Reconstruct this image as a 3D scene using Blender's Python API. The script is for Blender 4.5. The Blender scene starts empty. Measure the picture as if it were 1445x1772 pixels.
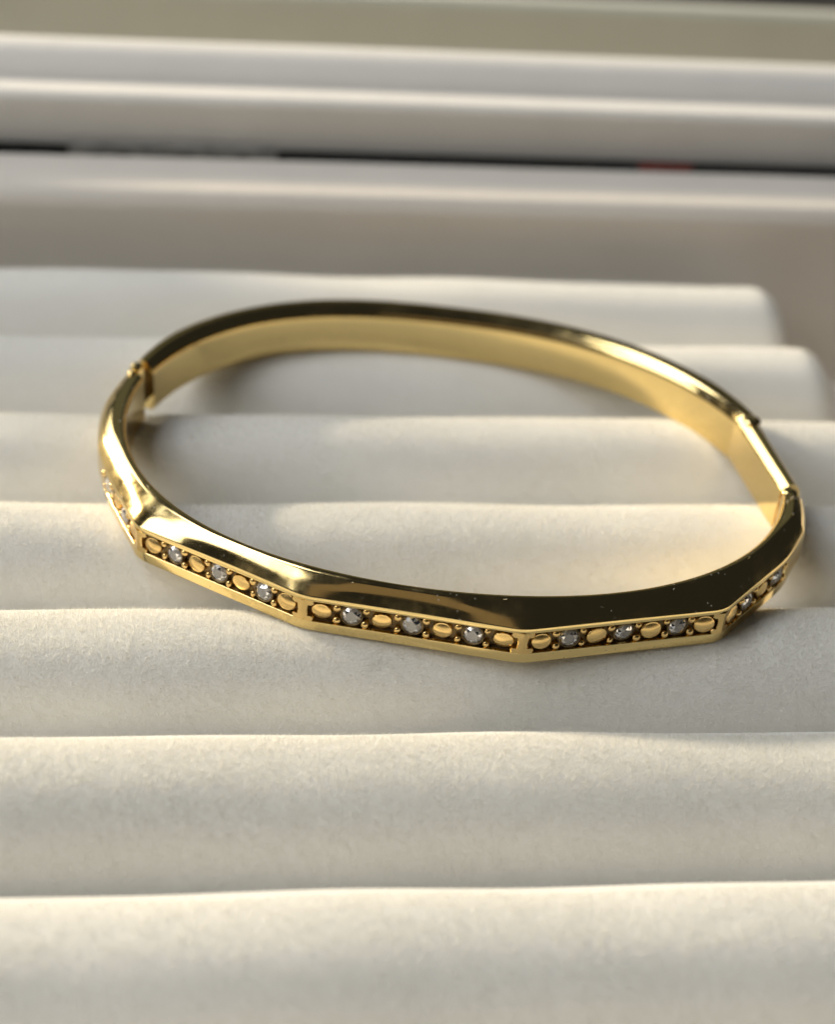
import bpy, math, random
import numpy as np
from mathutils import Vector, Matrix

random.seed(7)
rng = np.random.default_rng(11)
S = 0.001                                    # everything below is written in millimetres
scene = bpy.context.scene
col = scene.collection

# ------------------------------------------------------------------ camera
cam_d = bpy.data.cameras.new('camera')
cam = bpy.data.objects.new('camera', cam_d); col.objects.link(cam)
right = Vector((0.99390900, -0.08706258, 0.06756480))
up = Vector((-0.00539108, 0.57394365, 0.81887705))
fwd = Vector((0.11007193, 0.81425352, -0.56997839))
m = Matrix((right, up, -fwd)).transposed().to_4x4()
m.translation = Vector((-17.58, -114.56, 76.43)) * S
cam.matrix_world = m
cam_d.sensor_fit = 'HORIZONTAL'
cam_d.sensor_width = 36.0
cam_d.lens = 36.0 * 2700 / 1445
cam_d.clip_start = 0.005
cam_d.clip_end = 50
cam_d.dof.use_dof = True
cam_d.dof.focus_distance = 0.1185
cam_d.dof.aperture_fstop = 26.5
scene.camera = cam

# ------------------------------------------------------------------ world and lamps
world = bpy.data.worlds.new('World'); scene.world = world; world.use_nodes = True
bg = world.node_tree.nodes['Background']
bg.inputs[0].default_value = (0.92, 0.96, 1.0, 1); bg.inputs[1].default_value = 0.022

def area_lamp(name, pos, aim, sx, sy, power, colour, shape='RECTANGLE'):
    d = bpy.data.lights.new(name, 'AREA'); d.shape = shape; d.size = sx; d.size_y = sy
    d.energy = power; d.color = colour
    o = bpy.data.objects.new(name, d); col.objects.link(o)
    o.location = pos
    o.rotation_euler = (Vector(aim) - Vector(pos)).to_track_quat('-Z', 'Y').to_euler()
    return o

SUN = Vector((-2.9, 2.05, 1.0)).normalized()
area_lamp('low_sun_lamp', SUN * 2.0, (0, 0, 0), 0.11, 0.11, 64.0, (1.0, 0.85, 0.62), 'DISK')
area_lamp('window_lamp', (-0.80, -0.22, 0.56), (0, 0, 0), 0.58, 0.60, 4.2, (0.97, 0.97, 0.96))
area_lamp('sky_lamp', (-0.52, 0.12, 0.90), (0, 0, 0), 0.45, 0.45, 4.1, (0.92, 0.95, 1.0))
area_lamp('bright_pane_lamp', (-0.62, 0.72, 0.50), (0, 0, 0), 0.45, 0.40, 2.4, (0.98, 0.98, 0.92))
area_lamp('top_band_fill_lamp', (0.10, 0.92, 0.62), (0, 0, 0), 0.9, 0.45, 0.11, (0.95, 1.0, 0.80))  # added fill, gives the bangle's top band an olive reflection
area_lamp('brown_facet_fill_lamp', (-0.30, -0.78, 0.46), (0, 0, 0), 0.5, 0.30, 0.09, (1.0, 0.76, 0.50))  # dim warm fill added so the front facet reflects brown

scene.render.engine = 'CYCLES'
vs = scene.view_settings
vs.view_transform = 'Standard'; vs.look = 'None'; vs.exposure = 0; vs.gamma = 1
vs.use_curve_mapping = False

# ------------------------------------------------------------------ helpers
def tag(o, label=None, cat=None, group=None, kind=None):
    if label: o['label'] = label
    if cat: o['category'] = cat
    if group: o['group'] = group
    if kind: o['kind'] = kind
    return o

def mesh_obj(name, V, F, mat, parent=None, smooth=True, sharp=None):
    me = bpy.data.meshes.new(name)
    V = np.asarray(V, float) * S
    me.from_pydata(V.tolist(), [], [tuple(map(int, f)) for f in F])
    me.materials.append(mat)
    me.polygons.foreach_set('use_smooth', [smooth] * len(me.polygons))
    me.update()
    if smooth and sharp: me.set_sharp_from_angle(angle=math.radians(sharp))
    o = bpy.data.objects.new(name, me); col.objects.link(o)
    if parent: o.parent = parent
    return o

def share(name, me, parent, mat4):
    o = bpy.data.objects.new(name, me); col.objects.link(o)
    o.parent = parent; o.matrix_basis = mat4
    return o

def empty(name, loc=(0, 0, 0)):
    o = bpy.data.objects.new(name, None); col.objects.link(o)
    o.location = Vector(loc) * S; o.empty_display_size = 0.005
    return o

def strip_faces(nr, nc, closed_c=True, closed_r=False):
    F = []
    for i in range(nr if closed_r else nr - 1):
        for j in range(nc if closed_c else nc - 1):
            a = i * nc + j; b = i * nc + (j + 1) % nc
            c = ((i + 1) % nr) * nc + (j + 1) % nc; d = ((i + 1) % nr) * nc + j
            F.append((a, b, c, d))
    return F

def mat_new(name):
    mt = bpy.data.materials.new(name); mt.use_nodes = True
    nt = mt.node_tree; return mt, nt, nt.nodes['Principled BSDF']

def nd(nt, t, **kw):
    n = nt.nodes.new(t)
    for k, v in kw.items(): setattr(n, k, v)
    return n

def obj_noise(nt, scale, detail=4, rough=0.6):
    tc = nd(nt, 'ShaderNodeTexCoord'); n = nd(nt, 'ShaderNodeTexNoise')
    n.inputs['Scale'].default_value = scale; n.inputs['Detail'].default_value = detail
    n.inputs['Roughness'].default_value = rough
    nt.links.new(tc.outputs['Object'], n.inputs['Vector']); return n

def ramp(nt, src, stops):
    r = nd(nt, 'ShaderNodeValToRGB')
    while len(r.color_ramp.elements) < len(stops): r.color_ramp.elements.new(0.5)
    for e, (p, c) in zip(r.color_ramp.elements, stops): e.position = p; e.color = c
    nt.links.new(src, r.inputs[0]); return r

# ------------------------------------------------------------------ materials
def gold_material(name, base, r0, r1, dust=True):
    mt, nt, p = mat_new(name)
    p.inputs['Metallic'].default_value = 1.0
    n = obj_noise(nt, 900, 5, 0.65)
    rr = ramp(nt, n.outputs['Fac'], [(0.35, (r0,) * 3 + (1,)), (0.75, (r1,) * 3 + (1,))])
    sm_ = obj_noise(nt, 190, 4, 0.7)
    sr = ramp(nt, sm_.outputs['Fac'], [(0.42, (0, 0, 0, 1)), (0.72, (0.13, 0.13, 0.13, 1))])
    ar = nd(nt, 'ShaderNodeMath', operation='ADD')
    nt.links.new(rr.outputs[0], ar.inputs[0]); nt.links.new(sr.outputs[0], ar.inputs[1])
    nt.links.new(ar.outputs[0], p.inputs['Roughness'])
    n2 = obj_noise(nt, 160, 3)
    c = ramp(nt, n2.outputs['Fac'], [(0.3, tuple(b * 0.93 for b in base) + (1,)), (0.7, base + (1,))])
    last = c.outputs[0]
    if dust:                                             # specks of lint and dust lying on the polish
        tc = nd(nt, 'ShaderNodeTexCoord'); v = nd(nt, 'ShaderNodeTexVoronoi')
        v.inputs['Scale'].default_value = 1500
        nt.links.new(tc.outputs['Object'], v.inputs['Vector'])
        lo = ramp(nt, v.outputs['Distance'], [(0.07, (1, 1, 1, 1)), (0.16, (0, 0, 0, 1))])
        n3 = obj_noise(nt, 420, 2); gate = ramp(nt, n3.outputs['Fac'], [(0.47, (0, 0, 0, 1)), (0.62, (1, 1, 1, 1))])
        mu = nd(nt, 'ShaderNodeMath', operation='MULTIPLY')
        nt.links.new(lo.outputs[0], mu.inputs[0]); nt.links.new(gate.outputs[0], mu.inputs[1])
        m2 = nd(nt, 'ShaderNodeMath', operation='MULTIPLY'); m2.inputs[1].default_value = 0.32
        nt.links.new(mu.outputs[0], m2.inputs[0])
        dm = nd(nt, 'ShaderNodeBsdfDiffuse'); dm.inputs[0].default_value = (0.75, 0.71, 0.62, 1)
        mix = nd(nt, 'ShaderNodeMixShader'); out = nt.nodes['Material Output']
        nt.links.new(m2.outputs[0], mix.inputs[0]); nt.links.new(p.outputs[0], mix.inputs[1])
        nt.links.new(dm.outputs[0], mix.inputs[2]); nt.links.new(mix.outputs[0], out.inputs[0])
    nt.links.new(last, p.inputs['Base Color'])
    b = nd(nt, 'ShaderNodeBump'); b.inputs['Strength'].default_value = 0.10; b.inputs['Distance'].default_value = 0.00008
    n4 = obj_noise(nt, 330, 2, 0.5); nt.links.new(n4.outputs['Fac'], b.inputs['Height'])
    nt.links.new(b.outputs[0], p.inputs['Normal'])
    return mt

GOLD = (0.86, 0.66, 0.295)
M_gold = gold_material('polished_gold', GOLD, 0.07, 0.16)
M_gold_in = gold_material('satin_gold', (0.86, 0.62, 0.25), 0.16, 0.26, False)
M_bead = gold_material('cast_gold', (0.87, 0.61, 0.25), 0.18, 0.30, False)

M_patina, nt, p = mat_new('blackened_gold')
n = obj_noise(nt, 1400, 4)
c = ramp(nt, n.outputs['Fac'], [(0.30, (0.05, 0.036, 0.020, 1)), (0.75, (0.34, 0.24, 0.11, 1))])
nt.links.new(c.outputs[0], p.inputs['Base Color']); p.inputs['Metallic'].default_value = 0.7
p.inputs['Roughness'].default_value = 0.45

def gem_mat(name, trans, base, metal=0.0):
    mt, nt, p = mat_new(name)
    n = obj_noise(nt, 1200, 2)
    c = ramp(nt, n.outputs['Fac'], [(0.35, tuple(x * 0.8 for x in base) + (1,)), (0.65, base + (1,))])
    nt.links.new(c.outputs[0], p.inputs['Base Color']); p.inputs['Roughness'].default_value = 0.03
    p.inputs['IOR'].default_value = 1.8; p.inputs['Transmission Weight'].default_value = trans; p.inputs['Metallic'].default_value = metal
    return mt
M_gem = gem_mat('clear_rhinestone', 0.70, (0.97, 0.95, 0.91))
M_gem_grey = gem_mat('rhinestone_inner_shade', 0.25, (0.86, 0.80, 0.72))
M_gem_flash = gem_mat('rhinestone_painted_flash', 0.0, (0.93, 0.93, 0.95), 1.0)  # mirror facets that paint the stone's inner glints

M_foil, nt, p = mat_new('foil_backing')
n = obj_noise(nt, 2200, 2)
c = ramp(nt, n.outputs['Fac'], [(0.36, (0.26, 0.25, 0.24, 1)), (0.60, (0.92, 0.91, 0.90, 1))])
nt.links.new(c.outputs[0], p.inputs['Base Color']); p.inputs['Metallic'].default_value = 1.0
p.inputs['Roughness'].default_value = 0.30

def velvet_material(name, base, fibre=False):
    mt, nt, p = mat_new(name)
    n = obj_noise(nt, 90, 6, 0.6)
    c = ramp(nt, n.outputs['Fac'], [(0.3, tuple(b * 0.95 for b in base) + (1,)), (0.7, base + (1,))])
    nt.links.new(c.outputs[0], p.inputs['Base Color'])
    p.inputs['Roughness'].default_value = 0.95; p.inputs['Specular IOR Level'].default_value = 0.15
    if not fibre:
        p.inputs['Sheen Weight'].default_value = 0.25; p.inputs['Sheen Roughness'].default_value = 0.45
        n2 = obj_noise(nt, 2600, 3, 0.7); n3 = obj_noise(nt, 260, 4, 0.6)
        ad = nd(nt, 'ShaderNodeMath', operation='MULTIPLY_ADD'); ad.inputs[1].default_value = 1.6
        nt.links.new(n3.outputs['Fac'], ad.inputs[0]); nt.links.new(n2.outputs['Fac'], ad.inputs[2])
        b = nd(nt, 'ShaderNodeBump'); b.inputs['Strength'].default_value = 0.22; b.inputs['Distance'].default_value = 0.0002
        nt.links.new(ad.outputs[0], b.inputs['Height']); nt.links.new(b.outputs[0], p.inputs['Normal'])
    else:
        tr = nd(nt, 'ShaderNodeBsdfTranslucent'); nt.links.new(c.outputs[0], tr.inputs[0])
        mix = nd(nt, 'ShaderNodeMixShader'); mix.inputs[0].default_value = 0.5
        out = nt.nodes['Material Output']
        nt.links.new(p.outputs[0], mix.inputs[1]); nt.links.new(tr.outputs[0], mix.inputs[2])
        nt.links.new(mix.outputs[0], out.inputs[0])
    return mt

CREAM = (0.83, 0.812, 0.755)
M_velvet = velvet_material('cream_velvet', CREAM)
M_nap = velvet_material('cream_velvet_fibre', (0.90, 0.885, 0.825), True)
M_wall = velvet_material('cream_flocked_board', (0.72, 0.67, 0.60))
M_far = velvet_material('pale_flocked_board', (0.82, 0.79, 0.735))

def plain(name, colour, rough=0.6, scale=300, var=0.85):
    mt, nt, p = mat_new(name)
    n = obj_noise(nt, scale, 4)
    c = ramp(nt, n.outputs['Fac'], [(0.3, tuple(x * var for x in colour) + (1,)), (0.7, colour + (1,))])
    nt.links.new(c.outputs[0], p.inputs['Base Color']); p.inputs['Roughness'].default_value = rough
    return mt
M_table = plain('dark_table', (0.035, 0.034, 0.032), 0.6, 60)
M_black = plain('gap_shade_black', (0.010, 0.012, 0.011), 0.7)
M_red = plain('red_print', (0.30, 0.03, 0.015), 0.6)
M_blocker = plain('blocker_grey', (0.30, 0.29, 0.27), 0.6, 40)

M_print, nt, p = mat_new('printed_white_label')          # rows of tiny dark print on white paper
tc = nd(nt, 'ShaderNodeTexCoord'); mp = nd(nt, 'ShaderNodeMapping'); mp.inputs['Scale'].default_value = (420, 1, 3200)
n = nd(nt, 'ShaderNodeTexNoise'); n.inputs['Scale'].default_value = 1.0; n.inputs['Detail'].default_value = 1
nt.links.new(tc.outputs['Object'], mp.inputs[0]); nt.links.new(mp.outputs[0], n.inputs['Vector'])
c = ramp(nt, n.outputs['Fac'], [(0.40, (0.16, 0.155, 0.14, 1)), (0.56, (0.42, 0.41, 0.38, 1))])
nt.links.new(c.outputs[0], p.inputs['Base Color']); p.inputs['Roughness'].default_value = 0.6

# ------------------------------------------------------------------ table
Z_FLOOR, Z_TABLE = -17.0, -20.0
tab = mesh_obj('table', [(-3000, -3000, Z_TABLE), (3000, -3000, Z_TABLE), (3000, 3000, Z_TABLE), (-3000, 3000, Z_TABLE)],
               [(0, 1, 2, 3)], M_table)
tag(tab, 'dark table top under the cream ring trays', 'table', kind='structure')

def extrude_x(name, prof, x0, x1, mat, parent, wob=0.0, step=4.0):
    """closed (y, z) outline swept along x, with closed ends"""
    xs = np.linspace(x0, x1, max(2, int(abs(x1 - x0) / step)))
    nc = len(prof); V = []
    ph = rng.uniform(0, 6, 4)
    for x in xs:
        w = wob * (math.sin(x * 0.045 + ph[0]) + 0.6 * math.sin(x * 0.11 + ph[1]))
        for (y, z) in prof: V.append((x, y + w * 0.6, z + (w * 0.5 if z > Z_FLOOR + 2 else 0)))
    F = strip_faces(len(xs), nc) + [tuple(range(nc))[::-1], tuple((len(xs) - 1) * nc + j for j in range(nc))]
    return mesh_obj(name, V, F, mat, parent, True, 40)

def rounded_wall(y0, y1, z0, z1, r_front, r_back, n=7):
    pr = [(y1, z0), (y0, z0)][::-1]
    out = [(y0, z0)]
    for k in range(n):
        a = math.pi - math.pi / 2 * k / (n - 1); out.append((y0 + r_front + r_front * math.cos(a), z1 - r_front + r_front * math.sin(a)))
    for k in range(n):
        a = math.pi / 2 - math.pi / 2 * k / (n - 1); out.append((y1 - r_back + r_back * math.cos(a), z1 - r_back + r_back * math.sin(a)))
    out.append((y1, z0))
    return out[::-1]

# ------------------------------------------------------------------ ring tray with velvet rolls
PITCH = 14.62
tray = empty('ring_tray', (-20, -30, Z_TABLE))
tag(tray, 'cream velvet ring tray with padded rolls under the gold bangle', 'tray')
OFF = -tray.location
def under(o, t):                                           # keep mesh coordinates in scene millimetres
    o.location = -t.location; return o

XL, XR = -112.0, 66.0
YF, YB = -110.0, 48.0
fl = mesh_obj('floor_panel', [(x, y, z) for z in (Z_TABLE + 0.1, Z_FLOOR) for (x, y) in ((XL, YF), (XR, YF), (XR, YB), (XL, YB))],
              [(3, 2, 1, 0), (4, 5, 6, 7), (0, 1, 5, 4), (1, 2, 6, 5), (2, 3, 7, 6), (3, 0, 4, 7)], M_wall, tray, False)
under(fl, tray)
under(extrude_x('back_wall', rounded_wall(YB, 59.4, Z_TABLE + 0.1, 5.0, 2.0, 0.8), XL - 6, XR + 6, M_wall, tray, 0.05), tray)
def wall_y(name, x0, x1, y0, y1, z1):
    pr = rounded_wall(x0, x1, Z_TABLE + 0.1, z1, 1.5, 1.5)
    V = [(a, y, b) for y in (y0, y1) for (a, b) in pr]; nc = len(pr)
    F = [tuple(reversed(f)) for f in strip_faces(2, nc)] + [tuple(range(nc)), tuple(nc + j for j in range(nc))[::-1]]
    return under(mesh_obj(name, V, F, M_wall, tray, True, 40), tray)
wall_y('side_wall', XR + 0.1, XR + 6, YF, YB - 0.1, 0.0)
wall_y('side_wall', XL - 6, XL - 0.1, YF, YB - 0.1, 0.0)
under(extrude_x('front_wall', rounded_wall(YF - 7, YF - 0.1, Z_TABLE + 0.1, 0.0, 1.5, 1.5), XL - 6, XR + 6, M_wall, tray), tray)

def roll_surface(x, t, y0, x1, ph):
    """point on a padded roll; t in [-1, 1] across, arrays"""
    p_ = 2.4
    prof = (1 - np.abs(t) ** p_) ** (1 / p_)               # 0..1
    H = 11.0
    d = np.clip((x - (x1 - 3.2)) / 3.2, 0, 1); e = np.sqrt(np.clip(1 - d * d, 0, 1))
    endz = (1 - e) * 3.6
    dl = np.clip(((-108 + 3.2) - x) / 3.2, 0, 1); endz = endz + (1 - np.sqrt(np.clip(1 - dl * dl, 0, 1))) * 3.6
    w = 0.13 * np.sin(x * 0.043 + ph[0]) + 0.07 * np.sin(x * 0.12 + ph[1]) + 0.05 * np.sin(x * 0.31 + ph[2])
    wz = 0.11 * np.sin(x * 0.05 + ph[3]) + 0.05 * np.sin(x * 0.17 + ph[4])
    pill = 0.10 * np.sin(x * 0.23 + ph[1] + 2.2 * t) * np.sin(3.1 * t + ph[2] + x * 0.06)
    y = y0 + t * (7.22 + pill) + w * (1 - np.abs(t) * 0.6)
    z = -H + H * prof - endz * (0.4 + 0.6 * prof) + wz * prof + 0.08 + pill * prof
    return y, z

def fibres(n, x0, x1, t0, t1, y0, xe, ph, name, parent, length=0.46, width=0.025):
    x = rng.uniform(x0, x1, n); t = rng.uniform(t0, t1, n)
    y, z = roll_surface(x, t, y0, xe, ph)
    e = 0.01
    ya, za = roll_surface(x, np.clip(t + e, -.999, .999), y0, xe, ph); yb, zb = roll_surface(x, np.clip(t - e, -.999, .999), y0, xe, ph)
    ty, tz = ya - yb, za - zb; L = np.hypot(ty, tz) + 1e-9
    N = np.stack([np.zeros(n), -tz / L, ty / L], 1)
    P0 = np.stack([x, y, z], 1) - N * 0.05
    lean = rng.normal(0, 0.42, (n, 3)); lean[:, 0] += 0.25 * np.sin(x * 0.5 + t * 3) + 0.18
    D = N + lean; D /= np.linalg.norm(D, axis=1)[:, None]
    ln = length * rng.uniform(0.45, 1.15, n)[:, None]
    Sd = np.cross(D, rng.normal(0, 1, (n, 3))); Sd /= np.linalg.norm(Sd, axis=1)[:, None]
    bend = rng.normal(0, 0.16, (n, 3)) * ln
    V = np.empty((n * 3, 3)); V[0::3] = P0 - Sd * width / 2; V[1::3] = P0 + Sd * width / 2; V[2::3] = P0 + D * ln + bend
    me = bpy.data.meshes.new(name); me.vertices.add(n * 3); me.vertices.foreach_set('co', (V * S).ravel())
    me.loops.add(n * 3); me.loops.foreach_set('vertex_index', np.arange(n * 3, dtype=np.int32))
    me.polygons.add(n); me.polygons.foreach_set('loop_start', np.arange(0, n * 3, 3, dtype=np.int32))
    me.update(calc_edges=True); me.validate()
    me.materials.append(M_nap)
    o = bpy.data.objects.new(name, me); col.objects.link(o); o.parent = parent
    o['kind'] = 'stuff'
    return o

ROLL_Y0 = -50.5
for k in range(-4, 7):
    y0 = ROLL_Y0 + k * PITCH
    ph = rng.uniform(0, 6.28, 5)
    xe = 42.6 + rng.uniform(-0.4, 0.4)
    if k == 6: xe = 41.9
    xs = np.concatenate([np.linspace(-108, -104.8, 7), np.arange(-102, xe - 4, 1.6), np.linspace(xe - 3.2, xe - 0.001, 10)])
    ts = np.sin(np.linspace(-math.pi / 2, math.pi / 2, 41)); ts[0] = -0.9999; ts[-1] = 0.9999
    V = []
    for x in xs:
        y, z = roll_surface(np.full(len(ts), x), ts, y0, xe, ph)
        V += [(x, a, b) for a, b in zip(y, z)]
        V += [(x, y0 + 7.0, Z_FLOOR + 0.05), (x, y0 - 7.0, Z_FLOOR + 0.05)]
    nc = len(ts) + 2
    F = [tuple(reversed(f)) for f in strip_faces(len(xs), nc)] + [tuple(range(nc)), tuple((len(xs) - 1) * nc + j for j in range(nc))[::-1]]
    roll = mesh_obj('velvet_roll', V, F, M_velvet, tray, True, 50); under(roll, tray)
    if k >= -1:
        n = {-1: 30000, 0: 110000, 1: 180000, 2: 180000, 3: 130000, 4: 90000, 5: 50000, 6: 36000}[k]
        fibres(n, {-1: -44, 0: -46, 1: -48}.get(k, -50), xe - 0.4, -0.93, 0.45, y0, xe, ph, 'nap', roll)

# ------------------------------------------------------------------ the trays behind and the card between
t2 = empty('jewellery_tray', (-10, 70, Z_TABLE))
tag(t2, 'pale padded tray standing behind the ring tray beyond the dark gap', 'tray')
under(extrude_x('front_panel', rounded_wall(62.6, 67.4, Z_TABLE + 0.1, 10.8, 1.1, 0.8), -130, 110, M_far, t2, 0.04), t2)
under(extrude_x('padded_edge', rounded_wall(67.5, 76.0, Z_TABLE + 0.1, 13.6, 5.6, 2.2, 12), -130, 110, M_far, t2, 0.05), t2)
under(extrude_x('base_panel', [(102, Z_TABLE + 0.1), (102, Z_TABLE + 2), (74.6, Z_TABLE + 2), (74.6, Z_TABLE + 0.1)][::-1], -130, 110, M_far, t2), t2)
t3 = empty('storage_box', (-10, 106, Z_TABLE))
tag(t3, 'olive grey box wall at the very back behind the padded tray', 'box')
M_olive = velvet_material('olive_grey_board', (0.52, 0.52, 0.44))
under(extrude_x('front_panel', rounded_wall(102.4, 107, Z_TABLE + 0.1, 11.2, 1.4, 1.4), -150, 130, M_olive, t3), t3)
under(extrude_x('base_panel', [(140, Z_TABLE + 0.1), (140, Z_TABLE + 2), (107.1, Z_TABLE + 2), (107.1, Z_TABLE + 0.1)][::-1], -150, 130, M_olive, t3), t3)

card = empty('printed_card', (0, 61, Z_TABLE))
tag(card, 'printed card wedged between the two trays, black sheet painted in for the shade of the gap', 'card')
def slab(name, x0, x1, y0, y1, z0, z1, mat, par):
    V = [(x, y, z) for z in (z0, z1) for (x, y) in ((x0, y0), (x1, y0), (x1, y1), (x0, y1))]
    o = mesh_obj(name, V, [(3, 2, 1, 0), (4, 5, 6, 7), (0, 1, 5, 4), (1, 2, 6, 5), (2, 3, 7, 6), (3, 0, 4, 7)], mat, par, False)
    return under(o, par)
slab('gap_shade_sheet', -95, 95, 61.2, 61.6, Z_TABLE + 0.1, 5.2, M_black, card)  # black sheet paints the shade of the gap; the labels are real print
slab('white_label', -38.2, -14.0, 60.9, 61.19, -2, 5.5, M_print, card)
slab('red_label', 29.8, 36.2, 60.9, 61.19, -2, 5.15, M_red, card)

# unseen block added to throw the soft shade over the far left rolls
U = Vector((0.832, -0.555)); W_ = Vector((0.555, 0.832))
pc = U * -262 + W_ * 10
pts = [pc + U * a_ * 8 + W_ * b_ * 17 for a_, b_ in ((-1, -1), (1, -1), (1, 1), (-1, 1))]
pz = (Z_TABLE + 0.1, 68.0)
blocker = mesh_obj('shade_blocker', [(q.x, q.y, z) for z in pz for q in pts],
                [(3, 2, 1, 0), (4, 5, 6, 7), (0, 1, 5, 4), (1, 2, 6, 5), (2, 3, 7, 6), (3, 0, 4, 7)], M_blocker, None, False)
tag(blocker, kind='structure')

# ------------------------------------------------------------------ the bangle
bang = empty('bangle_bracelet', (0, 0, 0))
tag(bang, 'hinged gold bangle with faceted front set with clear stones, lying on velvet rolls', 'bracelet')

FC = [25.1095, -0.01156, -0.41433, 2.74381, -1.88848, 0.12062, -0.13527, -0.15317, -0.12962, -0.02324, -0.11829]
def inner_pt(ph):
    r = FC[0]
    for k in range(1, 6): r += FC[2 * k - 1] * math.cos(k * ph) + FC[2 * k] * math.sin(k * ph)
    return Vector((r * math.cos(ph), r * math.sin(ph)))
def inner_nrm(ph):
    t = inner_pt(ph + 1e-3) - inner_pt(ph - 1e-3); t.normalize(); return Vector((t.y, -t.x))

def bez(pts, n):                                            # rounded polyline through profile corners
    return pts
def fillet(poly, rad, n):
    """open polyline with each inner corner rounded; rad = list of cut-backs"""
    out = [poly[0]]
    for i in range(1, len(poly) - 1):
        a, b, c = map(np.array, (poly[i - 1], poly[i], poly[i + 1]))
        r = rad[i] if isinstance(rad, (list, tuple)) else rad
        if r <= 0: out.append(tuple(b)); continue
        u = (a - b); v = (c - b)
        p0 = b + u / np.linalg.norm(u) * min(r, np.linalg.norm(u) * 0.45); p2 = b + v / np.linalg.norm(v) * min(r, np.linalg.norm(v) * 0.45)
        for k in range(n):
            s = k / (n - 1); out.append(tuple((1 - s) ** 2 * p0 + 2 * s * (1 - s) * b + s * s * p2))
    out.append(poly[-1])
    return out

def closed_fillet(poly, rad, n):
    ext = [poly[-1]] + list(poly) + [poly[0]]
    return fillet(ext, [0] + list(rad) + [0], n)[1:-1]

NF = 6
def prof_plain(w):
    """plain half round: fraction outward, height"""
    corners = [(0.0, 0.15), (0.0, 4.10), (0.85, 5.0), (w * 0.70, 5.02), (w, 3.9), (w, 1.2), (w * 0.7, 0.05), (0.5, 0.0)]
    rads = [0.25, 0.52, 0.50, 0.7, 0.9, 0.9, 0.6, 0.2]
    return closed_fillet(corners, rads, NF)
def prof_link(w):
    corners = [(0.08, 0.25), (0.08, 4.2), (0.80, 4.86), (w * 0.7, 4.86), (w, 4.2), (w, 1.2), (w * 0.7, 0.3), (0.5, 0.3)]
    rads = [0.2, 0.25, 0.22, 0.4, 0.7, 0.7, 0.5, 0.2]
    return closed_fillet(corners, rads, NF)

Z1, Z0 = 2.98, 1.08                                        # channel top and bottom
DEPTH = 0.55
def prof_front(w, t, ch):
    """t: ornament amount, ch: channel amount"""
    top = min(0.90, w * 0.5)
    d = DEPTH * ch
    A = [(0.0, 0.15), (0.0, 4.50), (0.42, 4.99), (top, 4.93), (top + (w - top) * 0.55, 4.25), (w - 0.03, 3.42), (w + 0.03, 3.22), (w + 0.02, Z1),
         (w - d, Z1 - 0.05 * ch), (w - d, Z0 + 0.05 * ch), (w + 0.02, Z0), (w + 0.02, 0.16), (w - 0.3, 0.0), (0.5, 0.0)]
    B = [(0.0, 0.15), (0.0, 4.50), (0.42, 4.99), (w * 0.50, 4.98), (w * 0.80, 4.52), (w * 0.95, 3.90), (w * 0.985, 3.4), (w, Z1),
         (w, Z1 - 0.05), (w, Z0 + 0.05), (w * 0.985, Z0), (w * 0.9, 0.5), (w * 0.72, 0.1), (0.5, 0.0)]
    C = [(a[0] * t + b[0] * (1 - t), a[1] * t + b[1] * (1 - t)) for a, b in zip(A, B)]
    rads = [0.25, 0.30, 0.30, 0.20, 0.35, 0.07, 0.06, 0.06, 0.05, 0.05, 0.06, 0.12, 0.3, 0.2]
    return closed_fillet(C, rads, NF)

def sweep(name, secs, mat, parent, caps=True, sharp=None):
    nc = len(secs[0]); V = [p for s_ in secs for p in s_]
    F = strip_faces(len(secs), nc)
    if caps: F += [tuple(range(nc))[::-1], tuple((len(secs) - 1) * nc + j for j in range(nc))]
    o = mesh_obj(name, V, F, mat, parent, True, sharp)
    bm_fix(o); return o
def bm_fix(o):
    import bmesh
    bm = bmesh.new(); bm.from_mesh(o.data); bmesh.ops.recalc_face_normals(bm, faces=bm.faces[:]); bm.to_mesh(o.data); bm.free()

def sec3(I, N, prof):
    return [(I[0] + N[0] * n, I[1] + N[1] * n, z) for (n, z) in prof]
def ang(x, y): return math.atan2(y, x)

# back half: from the right hinge over the back to the left joint
ph0, ph1 = ang(27.5, 2.6), ang(-26.2, 10.9)
secs = []
for i in range(220):
    ph = ph0 + (ph1 - ph0) * i / 219
    w = 2.75
    e = min(i, 219 - i) / 219 * 60                         # slim rounded ends
    w *= 0.76 + 0.24 * min(1, e / 5)
    secs.append(sec3(inner_pt(ph), inner_nrm(ph), prof_plain(w)))
back = sweep('back_half', secs, M_gold, bang, sharp=35)

# straight hinge link at the right
a, b = inner_pt(ang(27.4, 3.6)), inner_pt(ang(27.9, -8.1))
t = (b - a).normalized(); nn = Vector((-t.y, t.x));  nn = nn if nn.x > 0 else -nn
secs = []
for i in range(14):
    p_ = a.lerp(b, i / 13); secs.append(sec3(p_ - nn * 0.05, nn, prof_link(2.15 - 0.25 * (i / 13))))
link = sweep('hinge_link', secs, M_gold, bang, sharp=35)

def lathe(name, prof, seg, mat, parent, smooth=True, sharp=40):
    V, F = [], []
    for (r, z) in prof:
        for k in range(seg):
            q = 2 * math.pi * k / seg; V.append((r * math.cos(q), r * math.sin(q), z))
    F = strip_faces(len(prof), seg); nb = len(V)
    F = F + [tuple(range(seg))[::-1], tuple((len(prof) - 1) * seg + k for k in range(seg))]
    o = mesh_obj(name, V, F, mat, parent, smooth, sharp); bm_fix(o); return o

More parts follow.
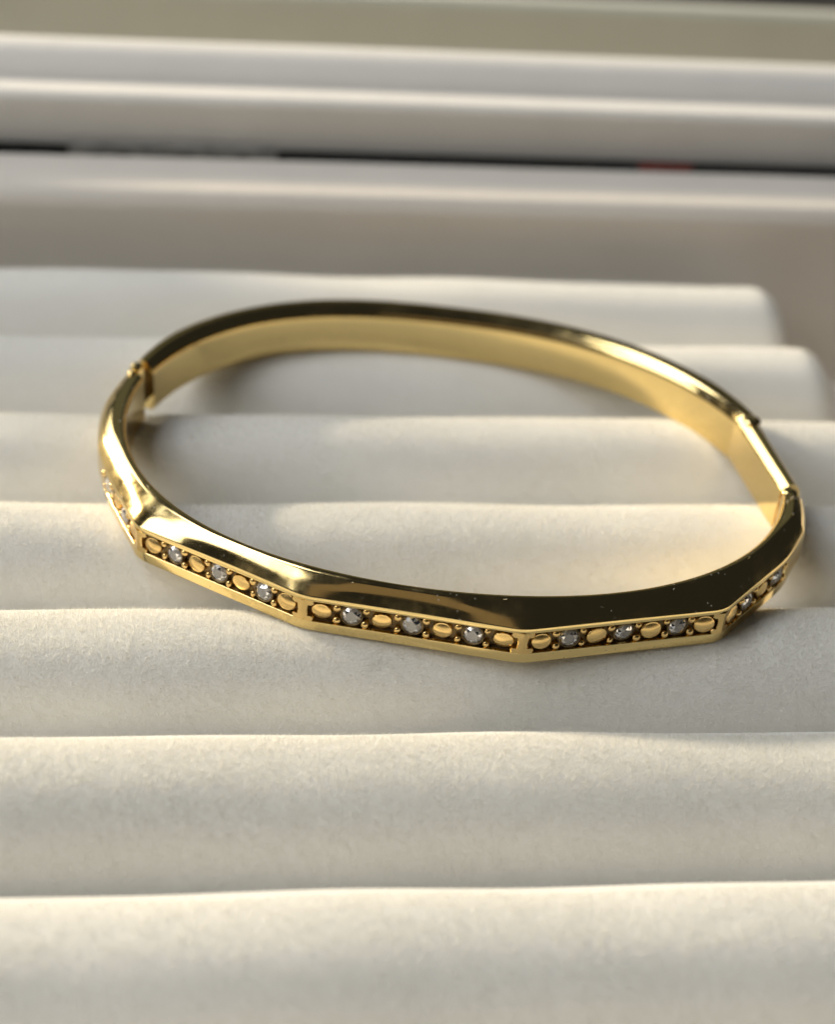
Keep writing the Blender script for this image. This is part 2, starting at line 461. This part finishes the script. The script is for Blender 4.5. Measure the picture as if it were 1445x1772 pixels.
pin_prof = [(0.55, 0.2), (0.62, 0.5), (0.62, 4.7), (0.82, 4.75), (0.84, 4.88), (0.70, 5.04), (0.38, 5.12), (0.05, 5.13)]
pin = lathe('hinge_pin', pin_prof, 20, M_gold, bang)
pa = inner_pt(ang(27.55, 2.3)) + Vector((0.72, 0)); pin.location = Vector((pa.x, pa.y, 0.05)) * S
pin2 = share('hinge_pin', pin.data, bang, Matrix.Translation(Vector((27.95 + 0.35, -8.75, -0.25)) * S) @ Matrix.Diagonal((0.8, 0.8, 1, 1)))

# front half: outer outline follows the facets
Bc, Cc, Dc, Ec, Fc = (-26.13, -12.4), (-13.22, -21.32), (3.25, -25.53), (19.33, -23.09), (26.1, -16.6)
Ac = (-29.1, -4.6)
phR, phL = ang(27.75, -9.3), ang(-26.95, 8.9)
def off(ph, w): return inner_pt(ph) + inner_nrm(ph) * w
outer = []
phF, phA = ang(*Fc), ang(*Ac)
for i in range(25):
    ph = phR + (phF + 0.13 - phR) * i / 24; outer.append(tuple(off(ph, 2.15 + 0.4 * i / 24)))
nR = len(outer)
outer += [Fc, Ec, Dc, Cc, Bc, Ac]
phA2 = phA if phA < 0 else phA - 2 * math.pi
phL2 = phL - 2 * math.pi
tail = []
for i in range(25):
    ph = (phA2 - 0.12) + (phL2 - (phA2 - 0.12)) * i / 24; tail.append(tuple(off(ph, 2.55 - 0.35 * max(0, (i - 15) / 9))))
outer += tail
rads = [0] * len(outer)
for i in range(1, len(outer) - 1): rads[i] = 0.45
for i in range(nR, nR + 6): rads[i] = 0.95
rads[nR] = 1.6; rads[nR + 5] = 1.6
path = fillet(outer, rads, 7)
# densify
dense = []
for i in range(len(path) - 1):
    p, q = np.array(path[i]), np.array(path[i + 1]); L = np.linalg.norm(q - p); k = max(1, int(L / 0.45))
    if L > 3:                                              # long flats: support points close to both ends
        us = np.concatenate([[0, 0.02, 0.05], np.linspace(0.1, 0.9, k), [0.95, 0.98]])
    else: us = np.arange(k) / k
    for u in us: dense.append(tuple(p + (q - p) * u))
dense.append(path[-1])
D2 = []
for d in dense:
    if not D2 or math.hypot(d[0] - D2[-1][0], d[1] - D2[-1][1]) > 1e-3: D2.append(d)
dense = D2
arc = np.concatenate([[0], np.cumsum([math.dist(dense[i], dense[i + 1]) for i in range(len(dense) - 1)])])
def arc_at(pt):
    k = int(np.argmin([math.dist(pt, d) for d in dense])); return arc[k]
sF, sA = arc_at(Fc), arc_at(Ac)
def sm(x): x = min(1, max(0, x)); return x * x * (3 - 2 * x)
secs, chan = [], []
for d, s in zip(dense, arc):
    ph = math.atan2(d[1], d[0])
    for _ in range(12):                                     # foot of the normal through the outer point
        I = inner_pt(ph); T = inner_pt(ph + 1e-3) - inner_pt(ph - 1e-3); T.normalize()
        e = (Vector(d) - I).dot(T); ph += e / I.length
    I = inner_pt(ph); v = Vector(d) - I; w = v.length; N = v / w
    tt = sm((s - (sF - 4.5)) / 4.5) * sm(((sA + 6) - s) / 6)
    ch = sm((s - (sF - 0.2)) / 0.5) * sm(((sA + 0.2) - s) / 0.5)
    secs.append(sec3(I, N, prof_front(w, tt, ch)))
    if ch > 0.98:
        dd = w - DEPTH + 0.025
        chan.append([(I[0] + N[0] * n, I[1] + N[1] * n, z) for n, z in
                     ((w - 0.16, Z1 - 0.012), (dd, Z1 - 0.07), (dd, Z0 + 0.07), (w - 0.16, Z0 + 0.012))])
front_secs = secs
front = sweep('front_half', secs, M_gold, bang, sharp=28)
nc = 4
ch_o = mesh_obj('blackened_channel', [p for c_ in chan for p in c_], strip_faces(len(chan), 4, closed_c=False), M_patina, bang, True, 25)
tag(ch_o, 'blackened recess behind the stones')

# beads, stones, prongs in the channel -------------------------------------
def cap_stud(name, rx, ry, h, dome, roof, seg, mat, parent):
    """oval stud: upright sides, softened edge, shallow dome with a faint ridge across"""
    rows = [(1.0, -0.35), (1.0, h * 0.55), (0.97, h * 0.85)] + [(r, None) for r in (0.90, 0.78, 0.6, 0.4, 0.2, 0.03)]
    V = []
    for (r, z) in rows:
        for k in range(seg):
            a_ = 2 * math.pi * k / seg; y_ = ry * r * math.sin(a_)
            V.append((rx * r * math.cos(a_), y_, z if z is not None else h + dome * (1 - r * r) - roof * abs(y_ + 0.1 * ry)))
    F = strip_faces(len(rows), seg) + [tuple(range(seg))[::-1], tuple((len(rows) - 1) * seg + k for k in range(seg))]
    o = mesh_obj(name, V, F, mat, parent, True, 60); bm_fix(o); return o

bead0 = cap_stud('gold_bead', 0.83, 0.73, 0.27, 0.15, 0.10, 24, M_bead, bang)
prong0 = cap_stud('prong', 0.32, 0.29, 0.22, 0.16, 0.0, 12, M_bead, bang)

def make_gem():
    seg = 16
    rings = [(0.80, 0.0, 0), (0.80, 0.05, 0), (0.66, 0.20, 0.5), (0.46, 0.32, 0)]
    V, F = [], []
    for (r, z, ph) in rings:
        for k in range(seg // 2 if ph or z > 0.3 else seg):
            cnt = seg // 2 if ph or z > 0.3 else seg
            a_ = 2 * math.pi * (k + ph) / cnt; V.append((r * math.cos(a_), r * math.sin(a_), z))
    n0, n1, n2, n3 = 0, seg, 2 * seg, 2 * seg + seg // 2; h = seg // 2
    for k in range(seg): F.append((n0 + k, n0 + (k + 1) % seg, n1 + (k + 1) % seg, n1 + k))
    for k in range(h):
        a0 = n1 + 2 * k; a1 = n1 + (2 * k + 1) % seg; a2 = n1 + (2 * k + 2) % seg
        m_ = n2 + k; F += [(a0, a1, m_), (a1, a2, m_)]
        mprev = n2 + (k - 1) % h
        t0 = n3 + k; F += [(a0, m_, t0), (a0, t0, mprev)]
        F.append((m_, n3 + (k + 1) % h, t0))
    F.append(tuple(n3 + k for k in range(h)))
    tip = len(V); V.append((0, 0, -0.42))
    for k in range(seg): F.append((n0 + (k + 1) % seg, n0 + k, tip))
    o = mesh_obj('clear_stone', V, F, M_gem, bang, False); bm_fix(o)
    o.data.materials.append(M_gem_grey); o.data.materials.append(M_gem_flash)
    pick = random.Random(5)
    for pl in o.data.polygons:
        if pl.center.z > 0.08 * S: pl.material_index = pick.choice((0, 0, 1, 1, 2, 2))
    return o
gem0 = make_gem()
foil0 = lathe('foil_cup', [(0.03, -0.47), (0.30, -0.33), (0.60, -0.16), (0.83, -0.02), (0.83, -0.06), (0.5, -0.36), (0.03, -0.52)], 8, M_foil, gem0, False)
ring0 = lathe('collar', [(0.80, -0.10), (0.80, 0.09), (0.86, 0.13), (0.94, 0.10), (0.96, -0.2), (0.88, -0.2)], 20, M_patina, gem0)
cnt = dict(gem=0, bead=0, prong=0)
def frame(p, z, tan, nrm, outd, spin=0.0, tilt=(0, 0), sc=1.0):
    x = Vector((tan.x, tan.y, 0)); zz = Vector((nrm.x, nrm.y, 0)); y = zz.cross(x)
    R = Matrix((x, y, zz)).transposed().to_4x4()
    loc = Vector((p.x + nrm.x * outd, p.y + nrm.y * outd, z)) * S
    return Matrix.Translation(loc) @ R @ Matrix.Rotation(tilt[0], 4, 'X') @ Matrix.Rotation(tilt[1], 4, 'Y') @ Matrix.Rotation(spin, 4, 'Z') @ Matrix.Scale(sc, 4)
def put(kind, proto, M4):
    if cnt[kind] == 0: o = proto; o.matrix_basis = M4
    else:
        o = share(proto.name.split('.')[0], proto.data, bang, M4)
        if kind == 'gem':
            for src in (foil0, ring0):
                c_ = src.copy(); col.objects.link(c_); c_.parent = o
    cnt[kind] += 1
    return o
ZC = (Z0 + Z1) / 2
def panel(P, Q, seq, start, step):
    P, Q = Vector(P), Vector(Q); t_ = (Q - P).normalized(); n_ = Vector((t_.y, -t_.x))
    if n_.dot((P + Q) / 2) < 0: n_ = -n_
    # keep tangent so that z = n, right handed
    pos = [start + step * i for i in range(len(seq))]
    for i, (k, s_) in enumerate(zip(seq, pos)):
        p_ = P + t_ * s_
        if k == 'b':
            put('bead', bead0, frame(p_, ZC + random.uniform(-.05, .05), t_, n_, -0.36, 0, (random.uniform(-.13, .10), random.uniform(-.10, .10)), random.uniform(.93, 1.06)))
        else:
            put('gem', gem0, frame(p_, ZC + 0.03, t_, n_, -0.26, random.uniform(0, 3), (random.uniform(-.16, .16), random.uniform(-.16, .16)), 0.94))
            for sx in (-1, 1):
                for sz in (-1, 1):
                    put('prong', prong0, frame(p_ + t_ * (sx * step * 0.47 + random.uniform(-.05, .05)), ZC + sz * (0.62 + random.uniform(-.05, .03)), t_, n_, -0.30, random.uniform(0, 3), (0, 0), random.uniform(.85, 1.1)))
for P, Q in ((Bc, Cc), (Cc, Dc), (Dc, Ec)):
    L = math.dist(P, Q); step = (L - 3.0) / 6
    panel(P, Q, 'bgbgbgb', 1.5, step)
panel(Ec, Fc, 'bgbg', 1.5, 2.3)
panel(Bc, Ac, 'bgbg', 1.4, 2.25)

# I-shaped bridges across the channel at each facet corner
def bridge(P, prev, nxt):
    P = Vector(P); V, F = [], []
    for other, sg in ((Vector(prev), -1), (Vector(nxt), 1)):
        t_ = (other - P).normalized(); n_ = Vector((t_.y, -t_.x))
        if n_.dot(P) < 0: n_ = -n_
        outline = [(0, Z0 - .02), (0.85, Z0 - .02), (0.92, Z0 + 0.30), (0.78, Z0 + 0.42), (0.46, Z0 + 0.44), (0.40, ZC), (0.46, Z1 - 0.44), (0.78, Z1 - 0.42), (0.92, Z1 - 0.30), (0.85, Z1 + .02), (0, Z1 + .02)]
        nO = len(outline); b0 = len(V)
        for lev, ins in ((-0.5, 0), (-0.06, 0), (-0.0, 0.06)):
            for (u, z) in outline:
                uu = max(0, u - ins) if u > 0 else 0
                q = P + t_ * uu + n_ * lev; V.append((q.x, q.y, z))
        for r_ in range(2):
            for k in range(nO - 1):
                a_ = b0 + r_ * nO + k; F.append((a_, a_ + 1, a_ + 1 + nO, a_ + nO))
        top0 = b0 + 2 * nO
        # front face as quads between bottom/top halves
        F += [(top0 + 0, top0 + 1, top0 + 2, top0 + 3, top0 + 4), (top0, top0 + 4, top0 + 5), (top0, top0 + 5, top0 + 10),
              (top0 + 10, top0 + 5, top0 + 6), (top0 + 10, top0 + 6, top0 + 7, top0 + 8, top0 + 9)]
    o = mesh_obj('corner_bridge', V, F, M_bead, bang, True, 35); bm_fix(o)
    return o
for P, a_, b_ in ((Bc, Ac, Cc), (Cc, Bc, Dc), (Dc, Cc, Ec), (Ec, Dc, Fc)): bridge(P, a_, b_)

# left joint: knuckle, stop plate and lower hook
kn = lathe('clasp_knuckle', [(0.35, 3.2), (0.62, 3.4), (0.66, 4.9), (0.5, 5.25), (0.2, 5.38), (0.03, 5.4)], 18, M_gold, bang)
kn.location = Vector((-27.35, 10.1, 0.0)) * S
kn2 = lathe('clasp_stud', [(0.30, 4.4), (0.42, 4.6), (0.42, 5.0), (0.25, 5.2), (0.03, 5.24)], 14, M_gold, bang)
kn2.location = Vector((-27.75, 8.9, 0.0)) * S
tg = empty('x'); bpy.data.objects.remove(tg)
I0 = inner_pt(phL); T0 = (inner_pt(ph1) - I0)
secs = []
for i in range(6):
    q = I0 - T0 * 0.3 + T0 * 1.6 * i / 5
    nrm_ = inner_nrm((phL + ph1) / 2)
    pr = closed_fillet([(0.7, 0.9), (0.7, 3.9), (1.8, 3.9), (1.8, 0.9)], [0.15] * 4, 4)
    secs.append(sec3(q, nrm_, pr))
tongue = sweep('clasp_tongue', secs, M_patina, bang, sharp=35)
# lint caught on the polished top
top_secs = [sc_ for sc_ in front_secs]
V, F = [], []
for i in range(26):
    sc_ = top_secs[random.randrange(10, len(top_secs) - 10)]
    cand = [q for q in sc_ if q[2] > 4.3]
    p0 = Vector(random.choice(cand)) + Vector((0, 0, 0.03))
    L_ = random.uniform(0.12, 0.40) if i > 5 else random.uniform(0.6, 1.1)
    a_ = random.uniform(0, 6.28); cv = random.uniform(-2.5, 2.5); n_ = 7; b0 = len(V)
    q = p0.copy()
    for k in range(n_):
        d_ = Vector((math.cos(a_), math.sin(a_), 0)); sd = Vector((-d_.y, d_.x, 0)) * 0.016
        V += [tuple(q - sd), tuple(q + sd)]
        q = q + d_ * (L_ / n_) + Vector((0, 0, random.uniform(-.005, .02))); a_ += cv / n_
    for k in range(n_ - 1): F.append((b0 + 2 * k, b0 + 2 * k + 1, b0 + 2 * k + 3, b0 + 2 * k + 2))
lint = mesh_obj('lint', V, F, M_nap, bang); lint['kind'] = 'stuff'
print('parts', cnt)
